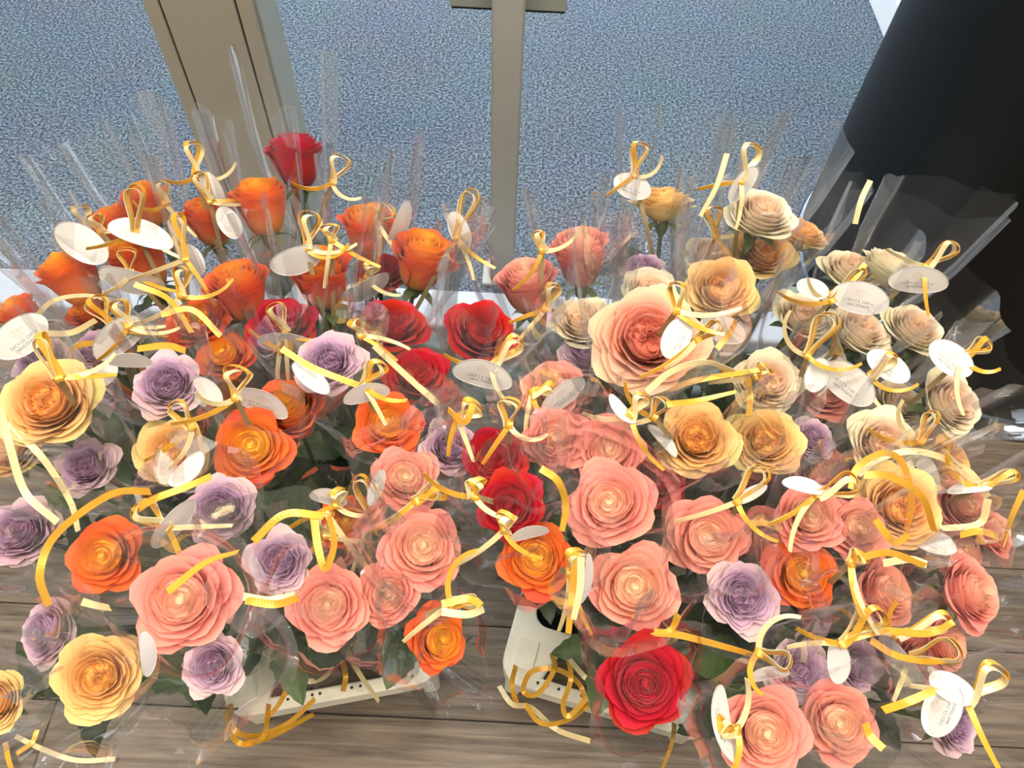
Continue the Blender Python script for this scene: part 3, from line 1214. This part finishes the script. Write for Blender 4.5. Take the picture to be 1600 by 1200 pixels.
def make_print(bend):
    """two rows of small letter strokes under a faint line drawing of a rose"""
    rs = random.Random(77)
    z = 0.0125
    V, Fc = [], []
    for y, x0, x1, h in ((-0.20, -0.50, 0.46, 0.10), (-0.36, -0.36, 0.36, 0.09)):
        x = x0
        while x < x1:
            wl = rs.choice((0.035, 0.05, 0.05, 0.06))
            if rs.random() < 0.14:
                x += 0.05
                continue
            quadbar(V, Fc, x, y, x, y + h, 0.014, bend, z)
            kk = rs.randrange(4)
            if kk == 0:
                quadbar(V, Fc, x + wl, y, x + wl, y + h, 0.014, bend, z)
                quadbar(V, Fc, x, y + h / 2, x + wl, y + h / 2, 0.012, bend, z)
            elif kk == 1:
                quadbar(V, Fc, x, y, x + wl, y, 0.014, bend, z)
                quadbar(V, Fc, x, y + h, x + wl, y + h, 0.014, bend, z)
            elif kk == 2:
                quadbar(V, Fc, x, y + h, x + wl, y, 0.013, bend, z)
            else:
                quadbar(V, Fc, x, y + h, x + wl, y + h, 0.014, bend, z)
                quadbar(V, Fc, x + wl, y + h, x + wl, y, 0.013, bend, z)
            x += wl + 0.034
    me = bpy.data.meshes.new('print')
    me.from_pydata(V, [], Fc)
    me.materials.append(M['ink'])
    V, Fc = [], []
    for cx, cy, rr, nn in ((0.0, 0.16, 0.15, 10), (0.02, 0.17, 0.09, 8), (-0.13, 0.20, 0.10, 8), (0.15, 0.14, 0.11, 8)):
        for i in range(nn):
            a, b = 5.2 * i / nn, 5.2 * (i + 1) / nn
            quadbar(V, Fc, cx + rr * math.cos(a), cy + rr * math.sin(a), cx + rr * math.cos(b) * 0.97, cy + rr * math.sin(b) * 0.97, 0.022, bend, z)
    quadbar(V, Fc, 0.0, 0.03, -0.03, -0.10, 0.02, bend, z)
    m2 = bpy.data.meshes.new('emblem')
    m2.from_pydata(V, [], Fc)
    m2.materials.append(M['blush'])
    return me, m2


TAGS = {b: (make_tag_mesh(b),) + make_print(b) for b in (0.0, 0.16, -0.16)}


def tags(rows):
    for k, (cx, cy, a, b, ang, blank) in enumerate(rows):
        r = owner(cx, cy)
        rs = random.Random(2100 + k)
        dep = r['depth'] - r['Rb'] * 0.85 - 0.012
        C = at_depth(cx, cy, dep)
        sm = clamp(a * dep / F_PX, 0.017, 0.036)
        an = math.radians(ang)
        v = (CAM - C).normalized()
        U = (RGT * math.cos(an) - UPV * math.sin(an))
        U = (U - v * U.dot(v)).normalized()
        Wv = v.cross(U).normalized()
        if Wv.dot(UPV) < 0 and abs(ang) <= 60:
            Wv = -Wv
        tilt = math.acos(clamp((b / a) / 0.62, 0.15, 1.0)) * rs.choice((1, 1, -1))
        q = Quaternion(U, tilt)
        Wv = q @ Wv
        Nn = U.cross(Wv).normalized()
        if Nn.dot(v) < 0:
            U = -U
            Nn = U.cross(Wv).normalized()
        bend = rs.choice((0.0, 0.16, -0.16))
        tm, pm, em = TAGS[bend]
        o = link('tag', tm, r['thing'])
        o.location = C - r['root']
        o.rotation_mode = 'QUATERNION'
        o.rotation_quaternion = Matrix((U, Wv, Nn)).transposed().to_quaternion()
        o.scale = (sm, sm, sm)
        tag(o, 'blank side of a white oval card tag' if blank else 'white oval card tag with two lines of small print')
        if not blank:
            link('print', pm, o)
            link('emblem', em, o)


LEFT = [
    (462, 246, 80, 'R', 'st', 0.03, 'dark red rose in the tallest clear sleeve beside the steel door post'),
    (408, 318, 84, 'O', 's', 0.02, 'orange and red rose standing directly below the tall-sleeved red one'),
    (328, 342, 72, 'O', 's', -0.01, 'salmon-orange rose behind film, left of the big upright orange one at the back'),
    (228, 316, 66, 'O', 's', 0.0, 'hazy orange rose at the back left, above the broad blank tag'),
    (180, 352, 66, 'O', 's', -0.01, 'orange-yellow rose peeking out left of the broad blank tag at the back left'),
    (112, 432, 86, 'O', 's', 0.0, 'red-orange rose at the outer left edge, in front of the carpet'),
    (216, 408, 84, 'O', 's', 0.0, 'orange rose with a gold bow over it, above the long slanted tag at left'),
    (32, 490, 58, 'O', 's', -0.01, 'small orange rose cut by the left picture edge, above a printed tag'),
    (140, 487, 66, 'O', '-', -0.03, 'scarlet-orange rose under the wide cream ribbon arc at left'),
    (375, 452, 88, 'O', 's', 0.0, 'orange rose with yellow heart, left of the crimson one wearing a gold bow'),
    (575, 358, 80, 'O', 's', 0.0, 'orange rose crossed by a loose gold bow at the back of the left tray'),
    (660, 405, 88, 'O', 's', 0.01, 'bright orange rose with a bare green stem showing, rearmost right in the left tray'),
    (502, 432, 92, 'O', 's', 0.0, 'tall orange and yellow rose between the white tag and the narrow slanted tag'),
    (598, 425, 70, 'R', '-', -0.02, 'dark red rose half hidden behind the narrow slanted printed tag'),
    (440, 508, 92, 'R', '-', -0.01, 'crimson rose under a gold bow and a curved white tag'),
    (614, 508, 92, 'R', '-', 0.0, 'red rose in creased film, below the narrow slanted printed tag'),
    (652, 590, 96, 'R', '-', -0.01, 'red rose crossed at its left by a long cream ribbon strip'),
    (752, 520, 102, 'R', '-', 0.0, 'deep red rose in crackled film standing in the gap between the trays'),
    (513, 566, 94, 'L', 'f', 0.01, 'lavender rose with a gold ribbon running under it, right of the curved tag'),
    (308, 505, 86, 'O', '-', -0.02, 'dull red-orange rose seen through a smoky sleeve, centre of left tray'),
    (352, 558, 78, 'O', '-', -0.03, 'small scarlet-orange rose beneath the smoky sleeve'),
    (146, 545, 72, 'L', '-', -0.02, 'pale mauve rose hidden behind the large printed tag at left'),
    (62, 568, 82, 'L', '-', -0.02, 'beige-mauve rose just above the big apricot one at left edge'),
    (262, 600, 98, 'L', 'f', 0.0, 'purple rose with pink outer petals, below the cluster of white tags'),
    (74, 630, 132, 'A', 'f', 0.01, 'largest apricot rose of the left tray, full and round'),
    (14, 700, 92, 'A', 'f', -0.01, 'apricot rose cut by the left edge under the largest apricot one'),
    (136, 728, 84, 'L', 'f', 0.0, 'lavender rose just below the largest apricot one'),
    (268, 706, 102, 'A', 'f', 0.0, 'yellow-edged apricot rose with a tag tucked at its lower right'),
    (395, 698, 106, 'O', 'f', 0.01, 'orange rose with glowing yellow centre, middle of the left tray'),
    (456, 645, 92, 'O', 's', -0.01, 'tall orange rose seen from the side, behind the yellow-centred one'),
    (345, 795, 98, 'L', 'f', 0.02, 'lavender rose with quartered heart, right of the long white tag'),
    (168, 868, 102, 'O', 'fn', 0.0, 'scarlet-orange rose with a frilled edge, lower left of the left tray'),
    (436, 878, 92, 'L', 'f', 0.03, 'dusky purple rose with curled beige guard petals'),
    (606, 664, 96, 'O', '-', 0.02, 'orange-red rose with pointed petals, right of the dark gap in the left tray'),
    (634, 748, 92, 'P', 'f', 0.01, 'coral rose with a gold curl at its lower right'),
    (704, 700, 84, 'L', '-', 0.01, 'pinkish lavender rose blurred by film, left of the upper of two red roses'),
    (542, 815, 76, 'O', '-', -0.035, 'shadowed burnt-orange rose behind two gold ring loops'),
    (660, 856, 112, 'P', 'fw', 0.01, 'coral rose in a wide open sleeve with dark inside, right of left tray'),
    (288, 936, 138, 'P', 'fw', 0.0, 'largest coral pink rose, low in the left tray'),
    (514, 946, 108, 'P', 'fw', 0.01, 'coral pink rose with tight spiral, front of the left tray over the hand hole'),
    (606, 928, 86, 'P', 'f', 0.0, 'smaller coral rose touched by the end of the cream ribbon strip'),
    (682, 998, 90, 'O', 'r', -0.02, 'orange and yellow rose at the front right corner of the left tray'),
    (72, 988, 96, 'L', 'ln', -0.01, 'violet rose turned to the left, lowest at the left edge'),
    (155, 1056, 120, 'A', 'fw', 0.0, 'apricot rose in the lowest left corner over bare floor'),
    (334, 1040, 88, 'L', 'fwn', 0.02, 'lavender rose at the very front, left of the hand hole'),
    (30, 832, 104, 'L', 'f', -0.01, 'pale pink and lavender rose cut by the left edge at mid height'),
    (-8, 1098, 84, 'A', '-', -0.02, 'greenish yellow rose barely showing at the bottom left edge'),
]
RIGHT = [
    (825, 446, 84, 'P', 's', 0.0, 'pink rose seen from the side, leftmost at the back of the right tray'),
    (906, 398, 88, 'P', 's', 0.0, 'hazy pink rose upright in film, second from left in the right back row'),
    (1036, 312, 82, 'A', 's', 0.01, 'peach rose beside the topmost printed tag of the right tray'),
    (1004, 418, 60, 'L', '-', -0.03, 'small faint mauve rose deep behind film, above the giant peach one'),
    (1190, 332, 100, 'C', '-', 0.01, 'cream rose at the far back, under the tall single ribbon loop'),
    (1192, 392, 90, 'A', 'f', 0.0, 'soft apricot rose behind film, below the far back cream one'),
    (1252, 362, 74, 'A', '-', 0.0, 'small peach rose tucked right of the soft apricot one at the back'),
    (1108, 396, 74, 'C', '-', -0.01, 'cream rose peeking over the apricot one, under a gold bow'),
    (1126, 450, 100, 'A', 'f', 0.01, 'apricot rose with clear spiral, right of the giant peach one'),
    (1014, 452, 82, 'C', '-', -0.01, 'cream rose rising directly behind the giant peach one'),
    (910, 500, 90, 'C', '-', -0.01, 'cream rose at the left shoulder of the giant peach one'),
    (1012, 530, 158, 'G', 'f', 0.0, 'giant peach-pink garden rose with an oval tag on its right side'),
    (922, 550, 86, 'L', '-', -0.02, 'magenta-mauve rose blurred by film, left below the giant peach one'),
    (862, 606, 86, 'P', '-', 0.015, 'peach-pink rose with a gold loop and a slanted tag over it'),
    (1200, 596, 98, 'C', 'f', -0.01, 'pale peach rose in film, left of the large slanted printed tag'),
    (1256, 492, 84, 'C', '-', 0.0, 'cream rose beneath the pale tag, inside the milky sleeves'),
    (1398, 416, 88, 'C', 's', 0.01, 'greenish cream rose behind the level printed tag at upper right'),
    (1330, 420, 84, 'C', '-', 0.0, 'washed-out cream rose at the back, left of the level printed tag'),
    (1345, 515, 92, 'C', '-', 0.0, 'cream rose under the faint large tag in the milky sleeves'),
    (1430, 512, 90, 'C', '-', 0.0, 'cream rose below the level printed tag, near the black column'),
    (1284, 614, 82, 'P', '-', -0.03, 'peach-pink rose under the left end of the large slanted printed tag'),
    (1488, 628, 100, 'C', 'fr', 0.0, 'cream and peach rose at the right rim, beside the column foot'),
    (1408, 628, 74, 'C', '-', -0.03, 'greenish cream rose between the slanted tag and the right rim'),
    (868, 686, 92, 'P', 'f', 0.035, 'salmon pink rose directly below the slanted tag, right of the upper red one'),
    (950, 706, 98, 'P', 'f', 0.03, 'coral pink rose left of the yellow-edged garden rose'),
    (1090, 686, 112, 'A', 'f', 0.01, 'yellow-edged apricot garden rose with a quartered heart'),
    (1196, 690, 104, 'A', 'f', 0.0, 'golden apricot rose right of the yellow-edged garden rose'),
    (1270, 684, 64, 'L', '-', -0.02, 'small mauve rose between the golden apricot and the blush cream one'),
    (1282, 736, 82, 'P', '-', -0.04, 'dusky pink rose in shade below the small mauve one'),
    (1380, 692, 104, 'C', 'f', 0.01, 'blush cream rose with pale green guard petals, above the big ribbon arc'),
    (1488, 724, 86, 'A', 'r', -0.01, 'peach rose behind film at right, beside a slim white tag'),
    (775, 716, 90, 'R', 'f', 0.02, 'upper of two red roses at the left rim of the right tray'),
    (798, 790, 94, 'R', 'f', 0.03, 'lower of two red roses at the left rim of the right tray'),
    (1022, 748, 92, 'R', '-', -0.03, 'red rose half covered by film, behind the creamy coral one'),
    (952, 788, 122, 'P', 'f', 0.0, 'creamy coral rose with open outer petals, centre left of the right tray'),
    (1104, 840, 112, 'P', 'f', 0.0, 'pink rose with a pale spiral heart, centre of the right tray'),
    (1408, 792, 122, 'A', 'f', 0.0, 'large ruffled peach rose encircled by the big ribbon arc'),
    (1264, 808, 94, 'P', 'f', 0.025, 'pink rose with cream heart, left one of the touching pair'),
    (1336, 826, 88, 'P', 'f', 0.02, 'pink rose with folded petals, right one of the touching pair'),
    (1190, 842, 80, 'P', 's', -0.02, 'dusky pink rose seen from the side, left of the touching pair'),
    (1502, 788, 80, 'P', '-', -0.01, 'vivid pink rose right of the large ruffled peach one'),
    (1552, 832, 70, 'P', 'r', -0.01, 'pale pink rose farthest right at mid height'),
    (838, 872, 104, 'O', 'f', 0.0, 'flame orange rose at the left rim, below the two red ones'),
    (990, 916, 118, 'P', 'fw', 0.0, 'coral rose with drooping lower petal in a wide dark sleeve'),
    (1250, 898, 100, 'O', '-', 0.0, 'orange and yellow rose in the midst of pink ones, right tray'),
    (1160, 932, 100, 'L', 'f', 0.0, 'purple rose with frayed beige edges, left of the orange one'),
    (1380, 926, 98, 'P', 'r', 0.0, 'pink rose facing right, above the small hanging tag'),
    (1514, 926, 104, 'P', 'r', 0.0, 'large faded pink rose at the right rim under film'),
    (1476, 1004, 78, 'P', 'r', -0.02, 'coral rose under the cream ribbon loops at lower right'),
    (1432, 1030, 72, 'P', '-', -0.03, 'pink rose behind the long white tag at lower right'),
    (1005, 1066, 124, 'R', 'fwn', 0.0, 'deep red spiral rose at the very front of the right tray'),
    (1250, 1050, 86, 'L', 'f', -0.01, 'purple rose right of the folded ribbon end, front row'),
    (1338, 1040, 74, 'L', '-', -0.02, 'purple rose half behind the small hanging tag, front row'),
    (1192, 1142, 120, 'P', 'fw', 0.0, 'pale peach-pink rose beside the upright tag at the bottom edge'),
    (1308, 1128, 104, 'P', 'f', -0.01, 'pink rose at the bottom edge, second from the upright tag'),
    (1490, 1128, 90, 'L', 'r', -0.01, 'lilac rose under two overlapping tags in the lower right corner'),
    (1496, 862, 76, 'P', '-', -0.03, 'coral rose low behind the printed tag under the ribbon arc'),
]
place_roses(0, LEFT)
place_roses(1, RIGHT)

tags([
    (128, 380, 42, 26, 35, 1), (222, 363, 48, 20, 17, 1), (358, 348, 27, 20, 60, 0), (331, 296, 28, 15, 62, 1), (205, 441, 48, 18, 14, 1),
    (300, 406, 27, 20, 60, 1), (464, 408, 42, 21, -18, 1), (573, 453, 42, 14, -27, 0), (718, 361, 32, 16, 68, 1), (628, 348, 36, 11, -66, 1),
    (445, 536, 42, 15, 4, 1), (755, 584, 48, 21, 14, 0), (185, 526, 46, 24, -38, 0), (204, 563, 32, 11, 2, 1), (160, 587, 26, 16, -40, 1),
    (32, 526, 46, 28, -38, 0), (486, 590, 36, 15, 40, 0), (572, 614, 37, 14, -14, 1), (408, 628, 46, 17, 22, 0), (327, 610, 24, 11, 45, 1),
    (294, 735, 34, 15, -45, 0), (272, 818, 46, 16, -48, 1), (514, 776, 30, 12, 12, 0), (232, 1020, 30, 10, 84, 1), (588, 762, 28, 10, -70, 1),
    (988, 291, 31, 22, 22, 0), (1161, 288, 32, 14, -52, 1), (1057, 528, 35, 23, -64, 0), (880, 618, 42, 16, -38, 0), (1435, 437, 42, 21, 3, 0),
    (1344, 465, 43, 25, 12, 0), (1270, 451, 24, 17, 20, 1), (1486, 560, 37, 24, 40, 0), (1326, 598, 46, 27, 38, 0), (1277, 586, 28, 22, -70, 1),
    (1388, 572, 36, 20, 35, 0), (1130, 514, 37, 21, 22, 1), (970, 641, 22, 7, 48, 1), (1038, 686, 33, 9, 48, 1), (1172, 772, 24, 8, -28, 1),
    (1255, 757, 27, 10, 14, 1), (1450, 740, 30, 14, 70, 1), (1514, 761, 31, 9, -6, 1), (1452, 842, 40, 19, 24, 0), (826, 832, 32, 9, -14, 1),
    (919, 905, 40, 7, -80, 1), (1200, 1052, 32, 9, -10, 0), (1311, 1034, 33, 17, 88, 1), (1405, 1033, 46, 15, 50, 1), (1472, 1108, 45, 26, -66, 0),
    (1488, 1075, 22, 17, 30, 1), (1128, 1130, 56, 14, 80, 0),
])

loops([
    (306, 275, 299, 220, 15), (328, 315, 308, 268, 12), (258, 318, 250, 282, 10), (133, 358, 124, 320, 13), (157, 362, 145, 334, 12), (213, 362, 212, 288, 14),
    (205, 425, 200, 386, 13), (290, 405, 279, 332, 11), (282, 462, 283, 416, 12), (478, 388, 487, 330, 17), (518, 375, 513, 350, 14), (519, 285, 535, 242, 16),
    (590, 348, 612, 322, 14), (713, 372, 743, 296, 13), (573, 434, 580, 412, 12), (446, 520, 425, 474, 14), (565, 525, 552, 497, 14), (174, 508, 148, 462, 18),
    (200, 510, 182, 468, 14), (368, 622, 372, 572, 22), (300, 668, 272, 626, 13), (262, 825, 210, 790, 20), (508, 838, 500, 800, 18), (526, 790, 527, 764, 13),
    (583, 808, 560, 742, 11), (650, 782, 694, 766, 15), (742, 776, 747, 748, 14), (715, 655, 745, 628, 18), (570, 604, 598, 566, 16), (706, 944, 752, 944, 9),
    (92, 590, 62, 520, 9), (438, 548, 454, 540, 10),
    (992, 275, 1004, 222, 15), (1158, 284, 1178, 224, 17), (1118, 370, 1117, 322, 14), (1057, 486, 1060, 440, 13), (847, 392, 838, 360, 8), (852, 484, 866, 442, 12),
    (1446, 416, 1492, 380, 14), (1508, 556, 1548, 536, 14), (1300, 470, 1350, 420, 7), (1262, 556, 1302, 490, 18), (1360, 588, 1398, 552, 10), (985, 648, 1005, 614, 13),
    (1022, 652, 1040, 622, 12), (768, 572, 814, 528, 15), (796, 664, 800, 622, 16), (788, 828, 792, 802, 15), (890, 896, 903, 858, 16), (1152, 784, 1198, 732, 16),
    (1276, 772, 1340, 750, 18), (1316, 1006, 1382, 956, 20), (1400, 992, 1486, 968, 14), (1420, 1030, 1502, 1016, 20), (1510, 1094, 1564, 1040, 20), (1186, 1020, 1236, 1040, 14),
    (1150, 1140, 1122, 1130, 12), (1180, 590, 1200, 572, 12), (1440, 690, 1462, 642, 9), (1530, 762, 1592, 742, 9), (832, 612, 866, 604, 9), (1330, 880, 1350, 866, 14),
    (1090, 530, 1128, 508, 9),
])

tails([
    ('cream', None, [(584, 540), (636, 588), (690, 636)]), ('cream', None, [(508, 800), (556, 866), (614, 938)]),
    ('gold', None, [(76, 946), (62, 900), (78, 848), (120, 806), (180, 770), (235, 768)]), ('gold', None, [(440, 545), (490, 575), (560, 602)]),
    ('gold', None, [(262, 925), (320, 880), (372, 862)]), ('gold', None, [(396, 846), (444, 804), (506, 806)]),
    ('gold', None, [(490, 800), (496, 850), (508, 888), (522, 850), (514, 806)]), ('cream', None, [(380, 932), (420, 938), (460, 930)]),
    ('gold', None, [(384, 938), (430, 944), (466, 934)]), ('cream', None, [(128, 940), (150, 946), (172, 950)]),
    ('cream', None, [(52, 500), (84, 470), (140, 462), (190, 478)]), ('gold', None, [(252, 492), (300, 484), (345, 525)]),
    ('cream', None, [(60, 520), (110, 520), (150, 500)]), ('gold', None, [(210, 444), (264, 468), (300, 520)]),
    ('cream', None, [(0, 640), (16, 700), (40, 770), (90, 816)]), ('cream', None, [(14, 660), (70, 720), (110, 784), (122, 830)]),
    ('gold', None, [(110, 548), (128, 538), (150, 536)]), ('gold', None, [(215, 545), (260, 540), (290, 548)]),
    ('gold', None, [(208, 800), (240, 780), (288, 762), (330, 744)]), ('gold', None, [(690, 944), (730, 936), (752, 946)]), ('cream', None, [(690, 956), (730, 960), (756, 952)]),
    ('gold', 0.16, [(360, 1100), (366, 1140), (400, 1150), (450, 1130), (492, 1092)]), ('gold', 0.16, [(350, 1110), (372, 1160), (420, 1152), (490, 1116)]),
    ('gold', 0.17, [(420, 1100), (412, 1150), (382, 1160)]), ('cream', 0.17, [(540, 1010), (560, 1050), (592, 1096)]), ('gold', 0.17, [(534, 1030), (540, 1056), (536, 1080)]),
    ('gold', 0.17, [(448, 1040), (452, 1064), (436, 1100), (412, 1128)]), ('cream', 0.17, [(452, 1046), (480, 1064), (506, 1058), (520, 1040)]),
    ('cream', 0.012, [(24, 1150), (70, 1172), (120, 1188), (180, 1186)]), ('gold', 0.012, [(8, 1160), (14, 1190), (24, 1214)]), ('gold', 0.014, [(58, 1140), (50, 1160), (26, 1178)]),
    ('gold', None, [(1040, 610), (1090, 594), (1150, 584), (1186, 578)]), ('cream', None, [(1010, 612), (1050, 580), (1100, 566), (1148, 580)]),
    ('gold', None, [(1042, 632), (1090, 626), (1150, 612)]), ('gold', None, [(1120, 545), (1140, 520), (1150, 500)]),
    ('gold', None, [(1168, 590), (1172, 620), (1170, 650)]), ('gold', None, [(845, 732), (872, 752), (884, 790), (878, 830)]),
    ('gold', None, [(900, 862), (894, 930), (888, 990)]), ('cream', None, [(908, 870), (906, 920), (896, 968)]),
    ('gold', None, [(1022, 988), (1060, 992), (1130, 1010), (1200, 1030)]), ('gold', None, [(1060, 960), (1048, 984), (1020, 992)]),
    ('cream', None, [(1340, 742), (1380, 714), (1440, 706), (1510, 734), (1544, 776)]), ('gold', None, [(1330, 764), (1340, 730), (1380, 708), (1410, 724), (1424, 780), (1414, 840)]),
    ('gold', None, [(1350, 742), (1390, 744), (1440, 776), (1460, 830)]), ('gold', None, [(1368, 812), (1396, 846), (1420, 836)]),
    ('cream', None, [(1544, 780), (1530, 818), (1470, 826)]), ('gold', None, [(1500, 836), (1530, 830), (1560, 838)]), ('gold', None, [(1600, 766), (1580, 810), (1566, 856)]),
    ('gold', None, [(1340, 872), (1390, 864), (1446, 884)]), ('cream', None, [(1380, 880), (1420, 874), (1448, 882)]),
    ('gold', None, [(1320, 1000), (1380, 986), (1450, 990), (1490, 972)]), ('gold', None, [(1360, 1000), (1400, 1024), (1450, 1034), (1490, 1030)]),
    ('gold', None, [(1380, 1110), (1420, 1096), (1460, 1078)]), ('gold', None, [(1380, 1170), (1360, 1150), (1352, 1130)]),
    ('cream', None, [(1136, 240), (1120, 290), (1094, 338)]), ('cream', None, [(1360, 282), (1346, 312), (1336, 350)]), ('gold', None, [(1292, 462), (1330, 440), (1352, 412)]),
    ('cream', None, [(1420, 700), (1440, 668), (1462, 646)]), ('gold', None, [(740, 630), (726, 660), (700, 640)]),
    ('gold', 0.16, [(806, 1040), (800, 1070), (808, 1102)]), ('gold', 0.17, [(862, 1022), (866, 1046), (840, 1084), (818, 1080), (830, 1050), (870, 1046), (906, 1070), (916, 1110)]),
    ('gold', 0.17, [(886, 1016), (892, 1060), (880, 1100), (890, 1118), (930, 1076)]), ('cream', 0.15, [(780, 1072), (800, 1100), (830, 1106), (870, 1140), (922, 1158)]),
    ('gold', 0.15, [(820, 1100), (846, 1130), (890, 1124), (926, 1096)]), ('cream', 0.18, [(890, 1030), (916, 1060), (956, 1090)]),
    ('gold', 0.16, [(1054, 1130), (1050, 1160), (1036, 1200)]), ('gold', 0.20, [(1070, 1050), (1090, 1090), (1112, 1110)]),
])
